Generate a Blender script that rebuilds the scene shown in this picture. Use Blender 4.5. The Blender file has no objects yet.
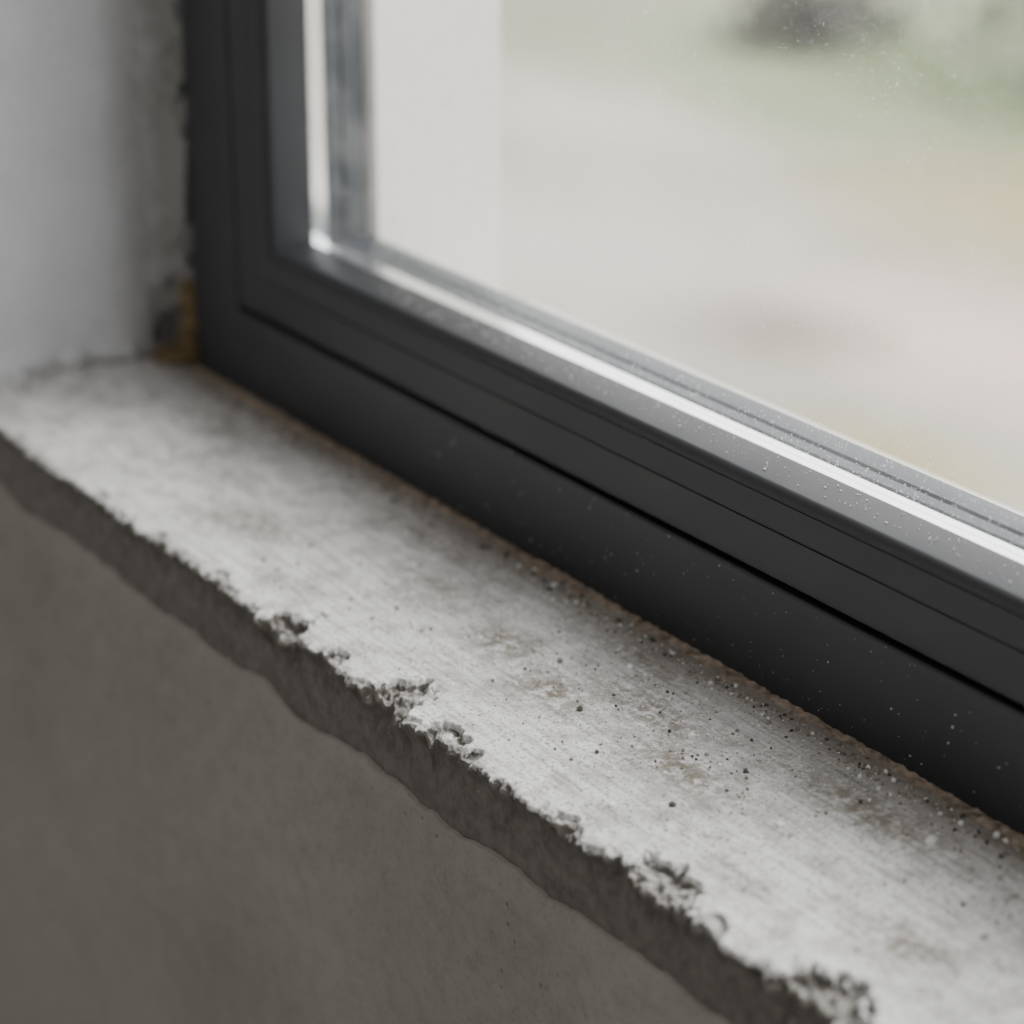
import bpy, math, bmesh
import numpy as np
from mathutils import Vector

rng = np.random.default_rng(7)
scene = bpy.context.scene

# ---------------------------------------------------------------- noise
LAT = rng.random((256, 256))
def vnoise(x, y):
    xi = np.floor(x).astype(int); yi = np.floor(y).astype(int)
    xf = x - xi; yf = y - yi
    u = xf*xf*(3-2*xf); v = yf*yf*(3-2*yf)
    a = LAT[xi % 256, yi % 256]; b = LAT[(xi+1) % 256, yi % 256]
    c = LAT[xi % 256, (yi+1) % 256]; d = LAT[(xi+1) % 256, (yi+1) % 256]
    return (a*(1-u)+b*u)*(1-v) + (c*(1-u)+d*u)*v
def fbm(x, y, o=4):
    s = 0; amp = .5; t = 0
    for i in range(o):
        s = s + amp*(vnoise(x*2**i+17.3*i, y*2**i+5.1*i)-.5); t += amp; amp *= .5
    return s/t*2
def sstep(a, b, x):
    t = np.clip((x-a)/(b-a), 0, 1); return t*t*(3-2*t)

# ---------------------------------------------------------------- mesh helpers
def link(ob, parent=None):
    scene.collection.objects.link(ob)
    if parent: ob.parent = parent
    return ob
def mesh_obj(name, verts, faces, mat=None, smooth=False, parent=None):
    me = bpy.data.meshes.new(name)
    me.from_pydata([tuple(v) for v in verts], [], [tuple(f) for f in faces])
    me.update()
    if smooth: me.polygons.foreach_set("use_smooth", [True]*len(me.polygons))
    if mat:
        for m in (mat if isinstance(mat, list) else [mat]): me.materials.append(m)
    return link(bpy.data.objects.new(name, me), parent)
def grid_obj(name, X, Y, Z, mat, flip=False, parent=None):
    n, m = X.shape
    co = np.stack([X, Y, Z], -1).reshape(-1, 3).astype(np.float32)
    idx = np.arange(n*m).reshape(n, m)
    a = idx[:-1, :-1].ravel(); b = idx[1:, :-1].ravel(); c = idx[1:, 1:].ravel(); d = idx[:-1, 1:].ravel()
    q = np.stack([a, d, c, b] if flip else [a, b, c, d], -1).astype(np.int32)
    me = bpy.data.meshes.new(name)
    me.vertices.add(n*m); me.vertices.foreach_set("co", co.ravel())
    k = len(q)
    me.loops.add(4*k); me.loops.foreach_set("vertex_index", q.ravel())
    me.polygons.add(k); me.polygons.foreach_set("loop_start", np.arange(0, 4*k, 4, dtype=np.int32))
    me.polygons.foreach_set("loop_total", np.full(k, 4, dtype=np.int32))
    me.polygons.foreach_set("use_smooth", np.ones(k, dtype=bool))
    me.update(calc_edges=True); me.validate()
    me.materials.append(mat)
    return link(bpy.data.objects.new(name, me), parent)
def box(name, x0, x1, y0, y1, z0, z1, mat, parent=None):
    v = [(x, y, z) for x in (x0, x1) for y in (y0, y1) for z in (z0, z1)]
    f = [(0,1,3,2),(4,6,7,5),(0,4,5,1),(2,3,7,6),(0,2,6,4),(1,5,7,3)]
    return mesh_obj(name, v, f, mat, parent=parent)

# ---------------------------------------------------------------- material helpers
def new_mat(name):
    m = bpy.data.materials.new(name); m.use_nodes = True
    nt = m.node_tree; nt.nodes.clear()
    out = nt.nodes.new("ShaderNodeOutputMaterial")
    b = nt.nodes.new("ShaderNodeBsdfPrincipled")
    nt.links.new(b.outputs[0], out.inputs[0])
    return m, nt, b, out
def N(nt, t, **kw):
    n = nt.nodes.new(t)
    for k, v in kw.items():
        if k in n.inputs: n.inputs[k].default_value = v
        else: setattr(n, k, v)
    return n
def coords(nt, scale=(1,1,1), rot=(0,0,0)):
    g = N(nt, "ShaderNodeNewGeometry")
    mp = N(nt, "ShaderNodeMapping"); mp.inputs["Scale"].default_value = scale; mp.inputs["Rotation"].default_value = rot
    nt.links.new(g.outputs["Position"], mp.inputs["Vector"])
    return mp.outputs[0]
def pos(nt):
    g = N(nt, "ShaderNodeNewGeometry"); sx = N(nt, "ShaderNodeSeparateXYZ"); nt.links.new(g.outputs["Position"], sx.inputs[0])
    return sx.outputs
def noise(nt, vec, scale, detail=4, rough=.55):
    n = N(nt, "ShaderNodeTexNoise", Scale=scale, Detail=detail, Roughness=rough)
    nt.links.new(vec, n.inputs["Vector"]); return n.outputs["Fac"]
def ramp(nt, fac, stops):
    r = N(nt, "ShaderNodeValToRGB"); e = r.color_ramp.elements
    while len(e) < len(stops): e.new(.5)
    for i, (p, c) in enumerate(stops):
        e[i].position = p; e[i].color = (*c, 1) if not np.isscalar(c) else (c, c, c, 1)
    nt.links.new(fac, r.inputs[0]); return r.outputs[0]
def mix(nt, fac, a, b, mode='MIX'):
    m = N(nt, "ShaderNodeMix", data_type='RGBA', blend_type=mode)
    for s, v in ((m.inputs[0], fac), (m.inputs[6], a), (m.inputs[7], b)):
        if isinstance(v, bpy.types.NodeSocket): nt.links.new(v, s)
        elif np.isscalar(v): s.default_value = v
        else: s.default_value = (*v, 1)
    return m.outputs[2]
def math_(nt, op, a, b=0, c=0, clamp=False):
    m = N(nt, "ShaderNodeMath", operation=op); m.use_clamp = clamp
    for i, v in enumerate((a, b, c)):
        if isinstance(v, bpy.types.NodeSocket): nt.links.new(v, m.inputs[i])
        else: m.inputs[i].default_value = v
    return m.outputs[0]
def bump(nt, b, h, strength=.3, dist=.001, prev=None):
    n = N(nt, "ShaderNodeBump", Strength=strength, Distance=dist)
    nt.links.new(h, n.inputs["Height"])
    if prev: nt.links.new(prev, n.inputs["Normal"])
    if b: nt.links.new(n.outputs[0], b.inputs["Normal"])
    return n.outputs[0]
def vor(nt, vec, scale, r0, r1, gate=None):
    v = N(nt, "ShaderNodeTexVoronoi", Scale=scale); nt.links.new(vec, v.inputs["Vector"])
    d = ramp(nt, v.outputs["Distance"], [(r0, 1.0), (r1, 0.0)])
    s = N(nt, "ShaderNodeSeparateColor"); nt.links.new(v.outputs["Color"], s.inputs[0])
    k = ramp(nt, s.outputs[0], [(.55, 0.0), (.75, 1.0)])
    d = math_(nt, 'MULTIPLY', d, k)
    return math_(nt, 'MULTIPLY', d, gate) if gate else d
def spot(nt, c, r, nz, amt=1.0, wob=.9, soft=False):
    """irregular patch on a horizontal surface around world point c"""
    g = N(nt, "ShaderNodeNewGeometry")
    v = N(nt, "ShaderNodeVectorMath", operation='SUBTRACT'); nt.links.new(g.outputs["Position"], v.inputs[0])
    v.inputs[1].default_value = c
    s = N(nt, "ShaderNodeVectorMath", operation='DIVIDE'); nt.links.new(v.outputs[0], s.inputs[0]); s.inputs[1].default_value = r
    l = N(nt, "ShaderNodeVectorMath", operation='LENGTH'); nt.links.new(s.outputs[0], l.inputs[0])
    gate = ramp(nt, l.outputs["Value"], [(0.15, 1.0), (1.0, 0.0)])
    if soft: return math_(nt, 'MULTIPLY', gate, amt)
    k = math_(nt, 'MULTIPLY_ADD', math_(nt, 'SUBTRACT', nz, .5), wob*8, .70, clamp=True)
    return math_(nt, 'MULTIPLY', math_(nt, 'MULTIPLY', k, gate), amt)

# ---- sill concrete
def make_sill():
    m, nt, b, out = new_mat("worn_pale_concrete")
    c = coords(nt)
    big = noise(nt, c, 14, 5, .6); med = noise(nt, c, 70, 6, .65); fine = noise(nt, c, 600, 4, .7)
    streak = noise(nt, coords(nt, (22, 420, 100), (0, 0, .12)), 1.0, 4, .65)
    col = ramp(nt, big, [(.3, (.62,.62,.615)), (.5, (.76,.76,.755)), (.72, (.87,.87,.865))])
    col = mix(nt, .7, col, ramp(nt, med, [(.34, (.48,.465,.43)), (.54, (1,1,1))]), 'MULTIPLY')
    col = mix(nt, .7, col, ramp(nt, streak, [(.36, (.56,.55,.53)), (.55, (1,1,1))]), 'MULTIPLY')
    col = mix(nt, .75, col, ramp(nt, fine, [(.36, (.24,.22,.20)), (.46, (1,1,1))]), 'MULTIPLY')
    gate = ramp(nt, noise(nt, c, 28, 4, .6), [(.42, 0.35), (.6, 1.0)])
    col = mix(nt, vor(nt, c, 420, .12, .32, gate), col, (.12,.10,.085))
    col = mix(nt, vor(nt, coords(nt, (1,1,1), (0,0,.7)), 280, .08, .2, gate), col, (.18,.16,.13))
    col = mix(nt, vor(nt, coords(nt, (1,1,1), (0,0,1.9)), 380, .10, .26), col, (.92,.92,.91))
    sn = noise(nt, c, 190, 5, .78)
    tot = None
    for (x, y, rx, ry, a) in [(.400,-.057,.032,.018,1), (.445,-.066,.036,.020,1), (.236,-.077,.040,.018,.8),
                           (.523,-.064,.046,.018,1), (.653,-.076,.024,.014,1), (.48,-.045,.06,.020,.9), (.34,-.05,.05,.02,.6),
                           (.58,-.03,.07,.018,.9),(.12,-.03,.06,.02,.55),(.30,-.10,.03,.01,.5),(.70,-.04,.05,.02,.8),(.18,-.06,.05,.015,.5),(.42,-.09,.04,.008,.5),(.60,-.095,.03,.01,.5),
                           (.44,-.022,.06,.012,.7),(.30,-.025,.07,.012,.6)]:
        s = spot(nt, (x, y, 0), (rx, ry, .02), sn, a, 1.0)
        tot = s if tot is None else math_(nt, 'MAXIMUM', tot, s)
    col = mix(nt, tot, col, (.20,.175,.135))
    g = N(nt, "ShaderNodeNewGeometry")
    px = pos(nt)
    sn_ = N(nt, "ShaderNodeSeparateXYZ"); nt.links.new(g.outputs["Normal"], sn_.inputs[0])
    yy = math_(nt, 'ADD', px[1], math_(nt, 'MULTIPLY', math_(nt, 'SUBTRACT', med, .5), .03))
    dirt = ramp(nt, math_(nt, 'MULTIPLY_ADD', yy, 8.0, 1.0), [(.70, 0.0), (.86, .25), (.975, .88)])
    col = mix(nt, dirt, col, (.21,.185,.155))
    rag = noise(nt, c, 260, 5, .78)
    zz = math_(nt, 'ADD', px[2], math_(nt, 'MULTIPLY', math_(nt, 'SUBTRACT', rag, .5), .012))
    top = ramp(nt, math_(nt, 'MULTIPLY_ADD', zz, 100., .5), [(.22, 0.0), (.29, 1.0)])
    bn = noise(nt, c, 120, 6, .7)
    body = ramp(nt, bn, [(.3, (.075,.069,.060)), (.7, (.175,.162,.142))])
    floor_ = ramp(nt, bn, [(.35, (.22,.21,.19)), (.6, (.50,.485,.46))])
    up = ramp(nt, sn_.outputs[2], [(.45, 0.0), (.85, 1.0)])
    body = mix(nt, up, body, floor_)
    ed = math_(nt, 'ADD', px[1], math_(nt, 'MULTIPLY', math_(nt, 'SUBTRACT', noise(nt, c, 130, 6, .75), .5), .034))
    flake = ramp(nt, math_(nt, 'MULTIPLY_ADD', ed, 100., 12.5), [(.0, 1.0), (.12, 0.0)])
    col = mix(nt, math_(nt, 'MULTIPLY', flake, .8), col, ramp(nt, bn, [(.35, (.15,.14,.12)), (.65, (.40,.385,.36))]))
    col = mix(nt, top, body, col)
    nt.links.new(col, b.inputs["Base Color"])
    b.inputs["Roughness"].default_value = .7
    b.inputs["Specular IOR Level"].default_value = .35
    p = bump(nt, None, med, .5, .0016)
    p = bump(nt, None, streak, .5, .0005, p)
    bump(nt, b, fine, .9, .0005, p)
    return m
def make_wall(name, c0, c1, sc=25, fine=500, bs=.5, pits=False, shade_grime=False):
    m, nt, b, out = new_mat(name)
    c = coords(nt)
    n1 = noise(nt, c, sc, 6, .6); n2 = noise(nt, c, fine, 4, .7); n3 = noise(nt, c, 90, 6, .7)
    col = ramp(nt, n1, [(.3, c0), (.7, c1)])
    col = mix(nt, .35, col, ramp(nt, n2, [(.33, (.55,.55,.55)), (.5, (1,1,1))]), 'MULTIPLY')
    if pits:
        col = mix(nt, .25, col, ramp(nt, n3, [(.36, (.6,.58,.55)), (.55, (1,1,1))]), 'MULTIPLY')
        hi = ramp(nt, math_(nt, 'MULTIPLY_ADD', pos(nt)[2], 5.0, 1.0), [(.45, .0), (.85, 1.0)])
        gate = math_(nt, 'MULTIPLY', hi, ramp(nt, noise(nt, c, 18, 3, .6), [(.45, 0.0), (.6, 1.0)]))
        col = mix(nt, vor(nt, c, 190, .08, .22, gate), col, (.05,.043,.036))
    if shade_grime:   # shade of the inward curl painted in beside the frame, dirt at the foot
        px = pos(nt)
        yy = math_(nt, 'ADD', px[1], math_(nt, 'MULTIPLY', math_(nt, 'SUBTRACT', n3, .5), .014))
        edge_shade = ramp(nt, math_(nt, 'MULTIPLY_ADD', yy, 20.0, 1.0), [(.35, 0.0), (.72, .45), (.86, .95)])
        col = mix(nt, edge_shade, col, (.22,.215,.205))
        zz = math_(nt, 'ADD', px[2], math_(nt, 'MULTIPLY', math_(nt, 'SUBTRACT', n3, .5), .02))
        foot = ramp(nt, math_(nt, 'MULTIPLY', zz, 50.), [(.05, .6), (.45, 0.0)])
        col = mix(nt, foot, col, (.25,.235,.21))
    nt.links.new(col, b.inputs["Base Color"]); b.inputs["Roughness"].default_value = .85
    b.inputs["Specular IOR Level"].default_value = .3
    p = bump(nt, None, n3, bs, .0015)
    bump(nt, b, n2, bs, .0004, p)
    return m
def make_frame(name, coat, rough=.36):
    m, nt, b, out = new_mat(name)
    c = coords(nt)
    n = noise(nt, c, 900, 3, .6); n2 = noise(nt, c, 18, 4, .6)
    nt.links.new(ramp(nt, n2, [(.3, (.0175,.0190,.0222)), (.7, (.022,.0240,.0280))]), b.inputs["Base Color"])
    nt.links.new(ramp(nt, n2, [(.3, rough), (.7, rough+.08)]), b.inputs["Roughness"])
    bump(nt, b, n, .08, .0002)
    return m
def simple(name, col, rough=.5, metal=0., sc=200, var=.2, bs=.1):
    m, nt, b, out = new_mat(name)
    n = noise(nt, coords(nt), sc, 4, .6)
    nt.links.new(ramp(nt, n, [(.3, tuple(v*(1-var) for v in col)), (.7, tuple(min(1, v*(1+var)) for v in col))]), b.inputs["Base Color"])
    b.inputs["Roughness"].default_value = rough; b.inputs["Metallic"].default_value = metal
    if bs: bump(nt, b, n, bs, .0005)
    return m
def make_glass():
    m, nt, b, out = new_mat("dusty_window_glass")
    nt.nodes.remove(b)
    c = coords(nt)
    tr = N(nt, "ShaderNodeBsdfTransparent"); gl = N(nt, "ShaderNodeBsdfGlossy", Roughness=.02)
    lw = N(nt, "ShaderNodeFresnel", IOR=1.45)
    m1 = N(nt, "ShaderNodeMixShader"); nt.links.new(lw.outputs[0], m1.inputs[0])
    nt.links.new(tr.outputs[0], m1.inputs[1]); nt.links.new(gl.outputs[0], m1.inputs[2])
    df = N(nt, "ShaderNodeBsdfDiffuse", Color=(.85,.85,.83,1)); tl = N(nt, "ShaderNodeBsdfTranslucent", Color=(.92,.92,.90,1))
    m2 = N(nt, "ShaderNodeMixShader"); m2.inputs[0].default_value = .68
    nt.links.new(df.outputs[0], m2.inputs[1]); nt.links.new(tl.outputs[0], m2.inputs[2])
    low = ramp(nt, pos(nt)[2], [(.083, .75), (.112, 0.0)])
    smear = noise(nt, coords(nt, (14, 14, 34), (0, .7, 0)), 1.0, 5, .7)
    gate = ramp(nt, noise(nt, c, 13, 4, .6), [(.40, 0.30), (.66, .85)])
    gg = math_(nt, 'ADD', math_(nt, 'MULTIPLY', gate, .6), low, clamp=True)
    d1 = vor(nt, c, 520, .09, .22); d2 = vor(nt, coords(nt, (1,1,1), (.3,.9,.2)), 900, .15, .36)
    dots = math_(nt, 'MULTIPLY', math_(nt, 'MAXIMUM', d1, math_(nt, 'MULTIPLY', d2, .6)), gg)
    haze = math_(nt, 'ADD', ramp(nt, noise(nt, c, 9, 5, .6), [(.3, .01), (.75, .07)]), ramp(nt, smear, [(.48, 0.0), (.72, .07)]))
    fac = math_(nt, 'MULTIPLY_ADD', dots, .85, haze, clamp=True)
    m3 = N(nt, "ShaderNodeMixShader"); nt.links.new(fac, m3.inputs[0])
    nt.links.new(m1.outputs[0], m3.inputs[1]); nt.links.new(m2.outputs[0], m3.inputs[2])
    nt.links.new(m3.outputs[0], out.inputs[0])
    return m
def make_ground():
    m, nt, b, out = new_mat("garden_ground")
    c = coords(nt)
    n1 = noise(nt, c, .9, 5, .6); n2 = noise(nt, c, 4, 5, .65)
    col = ramp(nt, n1, [(.3, (.36,.35,.275)), (.5, (.45,.43,.36)), (.7, (.52,.485,.43))])
    col = mix(nt, .4, col, ramp(nt, n2, [(.35, (.55,.53,.46)), (.6, (1,1,1))]), 'MULTIPLY')
    for (x, y, rx, ry, cc, a) in [(-3.9, 4.6, 2.2, 1.7, (.19,.265,.09), .95), (-2.7, 3.6, 1.0, .75, (.40,.33,.14), .85),
                               (-2.1, 2.75, .8, .45, (.76,.58,.50), .85), (-2.5, 2.45, .36, .28, (.15,.105,.06), 1),
                               (-1.75, 2.1, .40, .28, (.34,.30,.11), .9), (-3.2, 2.4, 1.0, .6, (.60,.56,.51), .8),
                               (-5.9, 3.9, 1.6, 1.1, (.25,.27,.18), .85), (-4.2, 3.2, .9, .45, (.62,.58,.51), .7), (-1.3, 1.5, .5, .3, (.66,.62,.56), .8)]:
        col = mix(nt, spot(nt, (x, y, -1.0), (rx, ry, 1), n2, a, .5, True), col, cc)
    nt.links.new(col, b.inputs["Base Color"]); b.inputs["Roughness"].default_value = .9
    bump(nt, b, noise(nt, c, 30, 5, .6), .6, .02)
    return m

M_sill = make_sill()
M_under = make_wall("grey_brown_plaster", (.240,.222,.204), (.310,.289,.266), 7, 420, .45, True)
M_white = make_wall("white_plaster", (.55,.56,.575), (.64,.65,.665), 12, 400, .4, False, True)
M_frame = make_frame("anthracite_satin_coating", 0)
M_bead = make_frame("anthracite_satin_bead", 0, .47)
M_black = simple("black_rubber_gap", (.003,.003,.003), .8)
M_alu = simple("polished_aluminium_strip", (.92,.93,.94), .20, 1.0, 60, .05, .05)
M_gasket = simple("grey_glazing_gasket", (.018,.024,.031), .5, 0, 500, .2, .2)
M_foam = simple("old_expanding_foam", (.17,.115,.055), .95, 0, 160, .8, 1.0)
M_caulk = simple("dirty_sealant", (.27,.22,.17), .9, 0, 220, .65, 1.0)
M_ext = make_wall("exterior_white_render", (.58,.57,.54), (.64,.63,.59), 6, 200, .4)
M_glass = make_glass()
M_floor = simple("floor_screed", (.20,.19,.18), .8, 0, 6, .2, .2)

WX0, WX1 = .034, 1.434
WZ0, WZ1 = -.003, 1.35
SILL = -.12
REV_R = 1.468

# ---------------------------------------------------------------- window sill
xs = np.concatenate([np.arange(-.02, .12, .0011), np.arange(.12, .78, .00045), np.arange(.78, REV_R+.02, .002)])
top_t = np.concatenate([np.linspace(0, .85, 60)[:-1], np.linspace(.85, 1, 64)])
fr = np.concatenate([np.linspace(0, .02, 44)[1:], np.linspace(.02, .10, 14)[1:]])
chips = [(.279,.008,.006,.0045), (.338,.015,.014,.0080), (.375,.010,.008,.0055), (.4185,.021,.017,.0080), (.455,.014,.010,.006), (.471,.006,.007,.004),
         (.577,.022,.015,.0075), (.530,.009,.006,.004), (.657,.025,.016,.008), (.225,.007,.006,.004), (.17,.008,.005,.003), (.61,.010,.006,.004)]
e = .0018*fbm(xs*45, xs*0+3.3, 5) + .0022*fbm(xs*420, xs*0+9.1, 4) + .0026*fbm(xs*170, xs*0+2.1, 4)
e = e + .0026*np.clip(fbm(xs*90, xs*0+21.3, 3), 0, 1)
for cx, rx, ry, dp in chips:
    q = np.abs((xs-cx)/rx) + .6*fbm(xs*150, xs*0+cx*99, 3)
    e = e + ry*.28*(1-sstep(.5, .95, q))
XX, T = np.meshgrid(xs, top_t, indexing='ij')
E = e[:, None]
Y0 = .03
YT = Y0 + (SILL + E - Y0)*T
RD = YT - (SILL+E)                       # distance back from the broken rim
ZT = .0006*fbm(XX*14, YT*30, 3) + .00028*fbm(XX*260, YT*260, 3)*sstep(.3, .9, T)
rim = np.clip(RD/.0035, 0, 1)
ZT = ZT - .0006*(1-rim)**2 - .0024*(1-rim)*np.clip(fbm(XX*230, YT*230, 3)+.05, 0, 1)
cn = fbm(XX*380, YT*380, 4)
cn2 = fbm(XX*130+5, YT*130, 4)
for cx, rx, ry, dp in chips:
    r = np.sqrt(((XX-cx)/rx)**2 + (RD/ry)**2) + cn*.18 + cn2*.50
    ZT = ZT - dp*(1-sstep(.66, .82, r))*(.70+.35*cn+.35*cn2)
fl = fbm(XX*75+40, RD*40, 3) - RD/.006
ZT = ZT - .0022*sstep(.05, .16, fl)*(.7+.6*cn)
XF, D = np.meshgrid(xs, fr, indexing='ij')
zt_edge = ZT[:, -1:]
YF = SILL + E*(1-sstep(0, .014, D)) + .0035*sstep(0, .01, D) + .0016*fbm(XF*150, D*150, 4)*sstep(0, .002, D)*(1-.75*sstep(.010,.022,D)) - .0006*sstep(0,.0015,D)*(1-sstep(.0015,.006,D))
ZF = zt_edge - D
sill = grid_obj("window_sill", np.hstack([XX, XF]), np.hstack([YT, YF]), np.hstack([ZT, ZF]), M_sill, flip=True)

# ---------------------------------------------------------------- plaster wall below the sill
xw = np.concatenate([np.arange(-1.2, 0, .02), np.arange(0, .85, .0012), np.arange(.85, 2.6, .02)])
bz = -.033 - .008*fbm(xw*9, xw*0+1.7, 3) - .0045*fbm(xw*50, xw*0+4, 5)
dz = np.concatenate([[0, .0006, .0015, .003, .005, .008], np.geomspace(.011, .9, 90)])
XW, DW = np.meshgrid(xw, dz, indexing='ij')
wide = (.007 + .006*(fbm(xw*23, xw*0+8, 3)+.6))[:, None]
step = np.clip(DW/wide, 0, 1)**.7
YW = SILL + .0022 - .0022*step + .0012*fbm(XW*22, DW*22, 4)*step + .0004*fbm(XW*160, DW*160, 4)*step*(1-sstep(.05, .2, DW))
YW[:, 0] += .004
ZW = bz[:, None] - DW
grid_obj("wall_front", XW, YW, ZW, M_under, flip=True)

# ---------------------------------------------------------------- left reveal wall
ys = np.concatenate([np.linspace(-.1235, -.03, 80), np.linspace(-.0295, .004, 60), np.linspace(.005, .03, 6)])
zs = np.concatenate([np.linspace(-.004, .45, 400), np.linspace(.46, 1.6, 30)])
YR, ZR = np.meshgrid(ys, zs, indexing='ij')
XR = .0015*fbm(YR*16+3, ZR*12, 4) + .00035*fbm(YR*150, ZR*150, 3)
cs = -.012 + .004*fbm(ZR*30, ZR*0+2, 4)
curl = np.clip((YR-cs)/(-cs), 0, 1)**.8
XR = XR + .004*sstep(-.06, -.02, YR) + curl*(.023 + .016*fbm(ZR*70, YR*90+9, 5))
hole = 1-sstep(.014, .052, ZR+.018*fbm(YR*70, ZR*70, 3))
XR = XR - .026*hole*curl
low = np.exp(-(ZR/.008)**2)
XR = XR + low*(.005+.011*fbm(YR*90, ZR*90, 3))*(YR < -.02) + .010*np.exp(-(ZR/.006)**2)*np.exp(-((YR+.100)/.02)**2)
fx = np.concatenate([[-.001, -.004], np.linspace(-.01, -1.2, 20)])
XA = np.repeat(fx[::-1][:, None], len(zs), 1); YA = np.full_like(XA, SILL-.0045); ZA = np.repeat(zs[None, :], len(fx), 0)
YA[-1] = SILL-.0042
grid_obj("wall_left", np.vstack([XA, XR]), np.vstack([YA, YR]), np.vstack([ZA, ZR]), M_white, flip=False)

p = bpy.data.objects.new("wall_window_side", None); link(p)
box("left_masonry", -1.2, -.006, -.11, .115, -1.0, 1.6, M_ext, p)
box("left_outer_reveal", -.003, .126, .054, .124, -.02, 1.6, M_ext, p)
box("under_masonry", -.004, REV_R, -.105, .115, -1.0, -.02, M_ext, p)
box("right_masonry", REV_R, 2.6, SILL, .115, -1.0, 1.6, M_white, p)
box("right_outer_reveal", 1.345, REV_R+.001, .060, .115, -.02, 1.6, M_ext, p)
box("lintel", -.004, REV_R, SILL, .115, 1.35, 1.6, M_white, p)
mesh_obj("exterior_sill", [(.12,.052,.066),(1.36,.052,.066),(1.36,.15,.030),(.12,.15,.030),(.12,.052,-.02),(1.36,.052,-.02),(1.36,.15,.01),(.12,.15,.01)],
         [(0,1,2,3),(4,7,6,5),(0,4,5,1),(3,2,6,7),(0,3,7,4),(1,5,6,2)], M_ext)
box("floor", -1.2, 2.6, -3.0, SILL+.01, -.95, -.9, M_floor)

# ---------------------------------------------------------------- window
win = bpy.data.objects.new("window_1", None); link(win)
def sweep(name, prof, mat):
    vs = []; fs = []; n = len(prof)
    for (sx_, sz_) in ((0, 0), (1, 0), (1, 1), (0, 1)):
        for d, y in prof:
            vs.append((WX1-d if sx_ else WX0+d, y, WZ1-d if sz_ else WZ0+d))
    for k in range(4):
        a = k*n; b_ = ((k+1) % 4)*n
        for i in range(n):
            j = (i+1) % n
            fs.append((a+i, b_+i, b_+j, a+j))
    o = mesh_obj(name, vs, fs, mat, parent=win)
    bm = bmesh.new(); bm.from_mesh(o.data); bmesh.ops.recalc_face_normals(bm, faces=bm.faces); bm.to_mesh(o.data); bm.free()
    o.data.polygons.foreach_set("use_smooth", [True]*len(o.data.polygons))
    md = o.modifiers.new("es", 'EDGE_SPLIT'); md.split_angle = math.radians(28)
    return o
def arc(cx, cy, r, a0, a1, n=6):
    return [(cx+r*math.cos(math.radians(a0+(a1-a0)*i/n)), cy+r*math.sin(math.radians(a0+(a1-a0)*i/n))) for i in range(n+1)]
sweep("fixed_frame", [(0, .052), (0, .0)] + arc(.0442, .0018, .0018, -90, 0, 5) + [(.0460, .052)], M_frame)
sweep("gap_seal", [(.0458, .012), (.0495, .012), (.0495, .05), (.0458, .05)], M_black)
sweep("sash", [(.0490, .0515)] + arc(.0504, .0008, .0014, 180, 270, 4)
      + [(.0672, -.0006), (.0674, .0000), (.0679, .0000), (.0681, -.0006), (.0790, -.0003), (.0792, .0515)], M_frame)
sweep("glazing_bead", [(.0788, .0002)] + arc(.0807, .0035, .0038, -92, -14, 10) + [(.0849, .0205), (.0844, .0212), (.0788, .0213)], M_bead)
sweep("glazing_strip", [(.0800, .0216), (.0834, .0216), (.0844, .0222), (.0846, .0255), (.0838, .0260), (.0846, .0265), (.0848, .0298), (.0836, .0305), (.0800, .0305)], M_alu)
sweep("gasket", [(.0800, .0307), (.0842, .0307), (.0851, .0318), (.0851, .0375), (.0838, .0382), (.0838, .0392), (.0853, .0400), (.0856, .0470), (.0850, .0515), (.0800, .0515)], M_gasket)
d = .083
mesh_obj("glass_pane", [(WX0+d, .0240, WZ0+d), (WX1-d, .0240, WZ0+d), (WX1-d, .0240, WZ1-d), (WX0+d, .0240, WZ1-d)], [(0, 1, 2, 3)], M_glass, parent=win)

# ---------------------------------------------------------------- sealant line at the frame foot
xs2 = np.arange(.03, 1.45, .0007); tt = np.linspace(0, 1, 24)
X2, T2 = np.meshgrid(xs2, tt, indexing='ij')
wd = (.0078 + .003*fbm(xs2*30, xs2*0+7, 4) + .0015*fbm(xs2*300, xs2*0+17, 3))[:, None]
Y2 = .002 - T2*(wd+.002)
hh = (.0026 + .0008*fbm(xs2*50, xs2*0+11, 3))[:, None]
Z2 = -.0012 + hh*np.cos(T2*math.pi/2)**.8 + .0009*fbm(X2*380, Y2*380, 4)
grid_obj("sealant_bead", X2, Y2, Z2, M_caulk, flip=True)

# ---------------------------------------------------------------- foam in the corner
def blob_mass(name, items, mat):
    bm = bmesh.new()
    for (x, y, z, r) in items:
        res = bmesh.ops.create_icosphere(bm, subdivisions=5, radius=1)
        for v in res['verts']:
            n = v.co.copy()
            k = 1 + .45*float(fbm(np.array(n.x*3.3+x*400), np.array(n.y*3.3+n.z*2.9+z*300), 5))
            v.co = Vector((x+n.x*r[0]*k, y+n.y*r[1]*k, z+n.z*r[2]*k))
    me = bpy.data.meshes.new(name); bm.to_mesh(me); bm.free()
    me.polygons.foreach_set("use_smooth", [True]*len(me.polygons)); me.materials.append(mat)
    return link(bpy.data.objects.new(name, me))
blob_mass("expanding_foam", [(.019, .001, .004, (.014,.009,.007)), (.026, .003, .015, (.009,.007,.014)), (.012,-.005,.001,(.011,.009,.004)), (.024,.003,.032,(.008,.006,.013))], M_foam)

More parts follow.
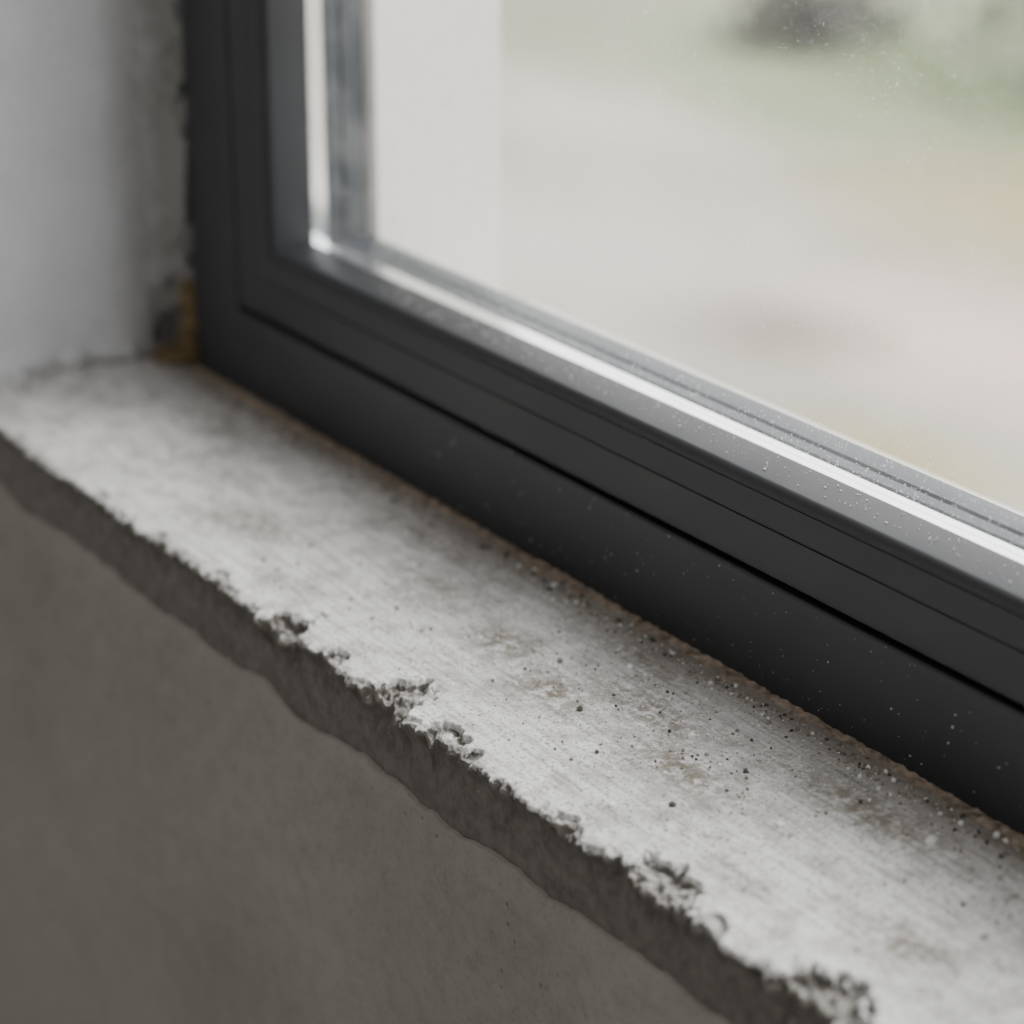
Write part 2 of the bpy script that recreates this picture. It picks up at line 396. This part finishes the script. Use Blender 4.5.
# ---------------------------------------------------------------- dust & crumbs
M_g1 = simple("white_grit", (.84,.84,.82), .6, 0, 300, .1, 0); M_g2 = simple("dark_grit", (.09,.078,.065), .8, 0, 300, .3, 0); M_g3 = simple("tan_grit", (.32,.28,.23), .8, 0, 300, .3, 0)
def grains(name, pts, mats, parent=None):
    bmt = bmesh.new(); bmesh.ops.create_icosphere(bmt, subdivisions=1, radius=1)
    bv = np.array([v.co[:] for v in bmt.verts]); bf = [[v.index for v in f.verts] for f in bmt.faces]; bmt.free()
    V = []; F = []; MI = []
    for (x, y, z, r, mi) in pts:
        o = len(V); s = r*(.6+.7*rng.random(3)); jit = 1+.25*(rng.random((len(bv), 1))-.5)
        q = bv*s*jit; V.extend((q + [x, y, z]).tolist()); F.extend([[i+o for i in f] for f in bf]); MI.extend([mi]*len(bf))
    ob = mesh_obj(name, V, F, mats, parent=parent); ob.data.polygons.foreach_set("material_index", MI); return ob
pts = []
def add(n, xa, xb, fy, r0, r1, probs):
    for _ in range(n):
        x = rng.uniform(xa, xb); y = fy(); r = r0 + (r1-r0)*rng.random()**4
        pts.append((x, y, r*.35, r, int(rng.choice(3, p=probs))))
add(1700, .05, .8, lambda: rng.uniform(-.103, -.010), .0002, .0009, (.55, .12, .33))
add(800, .35, .72, lambda: np.clip(rng.normal(-.045, .028), -.103, -.010), .0002, .0009, (.55, .12, .33))
add(2000, .06, 1.0, lambda: -.006-abs(rng.normal(0, .005)), .0003, .0012, (.16, .20, .64))
add(400, .40, .56, lambda: np.clip(rng.normal(-.045, .014), -.103, -.010), .0002, .0008, (.55, .12, .33))
for x, y, r, m_ in [(.531,-.099,.0013,0),(.506,-.046,.0017,0),(.610,-.0276,.0021,0),(.5735,-.061,.0018,0),(.4655,-.066,.0013,1),(.5425,-.082,.0013,1),
                    (.537,-.0465,.0011,1),(.4277,-.0484,.0013,2),(.565,-.085,.0013,0),(.447,-.03,.0014,0)]:
    pts.append((x, y, r*.35, r, m_))
for _ in range(320):
    yq = rng.uniform(-.112, -.01); pts.append((abs(rng.normal(0, .007))+.002, yq, .0003, .0003+.0013*rng.random()**3, int(rng.choice(3, p=(.6,.1,.3)))))
grains("grit_debris", pts, [M_g1, M_g2, M_g3])
fp = []
for _ in range(220):
    fp.append((rng.uniform(.25, .8), -.0002, .004+.04*rng.random()**1.6, .00012+.0003*rng.random()**4, 0))
for _ in range(600):
    fp.append((rng.uniform(.2, .8), rng.uniform(.006, .019), .0819, .00012+.0003*rng.random()**3, 0))
grains("frame_dust", fp, [M_g1, M_g2, M_g3], win)

# ---------------------------------------------------------------- outdoors
gs = np.linspace(-30, 30, 121); GX, GY = np.meshgrid(gs, np.linspace(.125, 45, 100), indexing='ij')
grid_obj("ground", GX, GY, -1.0+.05*fbm(GX*.5, GY*.5, 3)-.05, make_ground(), flip=False)
M_leaf = simple("shrub_leaf", (.21,.275,.12), .6, 0, 3, .35, 0)
M_leafd = simple("dark_shrub_leaf", (.085,.082,.07), .6, 0, 3, .35, 0)
def shrub(x, y, z, r, n, mat, leaf=.05):
    V = []; F = []
    for _ in range(n):
        dv = rng.normal(size=3); dv /= np.linalg.norm(dv); dv[2] = abs(dv[2])
        c = np.array([x, y, z]) + dv*np.array([r, r, r*.8])*(rng.random()**.6)
        a = rng.normal(size=3); a /= np.linalg.norm(a); b_ = np.cross(a, rng.normal(size=3)); b_ /= np.linalg.norm(b_)
        s = leaf*(.6+.8*rng.random()); o = len(V)
        V += [c-a*s, c+b_*s*.45, c+a*s, c-b_*s*.45]; F.append((o, o+1, o+2, o+3))
    return mesh_obj("shrub", V, F, mat)
shrub(-4.65, 4.42, -1.05, .32, 420, M_leafd, .035)
shrub(-3.7, 4.9, -1.05, .8, 700, M_leaf, .05)
shrub(-5.6, 6.6, -1.05, .9, 2000, M_leaf, .06)
shrub(-2.6, 5.4, -1.05, .6, 1200, M_leaf, .06)

# ---------------------------------------------------------------- world
w = bpy.data.worlds.new("overcast"); scene.world = w; w.use_nodes = True
nt = w.node_tree; nt.nodes.clear()
o = nt.nodes.new("ShaderNodeOutputWorld"); bg = nt.nodes.new("ShaderNodeBackground"); nt.links.new(bg.outputs[0], o.inputs[0])
tc = nt.nodes.new("ShaderNodeTexCoord"); sx = nt.nodes.new("ShaderNodeSeparateXYZ"); nt.links.new(tc.outputs["Generated"], sx.inputs[0])
f = math_(nt, 'MULTIPLY_ADD', sx.outputs[1], .5, .5)
nt.links.new(ramp(nt, f, [(.44, (.110,.106,.102)), (.60, (1.0,1.0,1.0))]), bg.inputs[0])
bg.inputs[1].default_value = 4.1
sun = bpy.data.lights.new("sun", 'SUN'); so = bpy.data.objects.new("sun", sun); link(so)
sun.energy = 3.0; sun.angle = math.radians(32); sun.color = (1, .98, .95)
dirv = Vector((-.35, -.62, -.72)); so.rotation_euler = dirv.to_track_quat('-Z', 'Y').to_euler(); so.location = (2, 4, 4)

# ---------------------------------------------------------------- camera
cam = bpy.data.cameras.new("camera"); co = bpy.data.objects.new("camera", cam); link(co)
co.location = (1.132, -.54, .40); co.rotation_euler = (math.radians(90-21.54), 0, math.radians(56.3))
cam.sensor_width = 36; cam.lens = 87.9; cam.clip_start = .01
cam.dof.use_dof = True; cam.dof.focus_distance = .89; cam.dof.aperture_fstop = 5.4
scene.camera = co
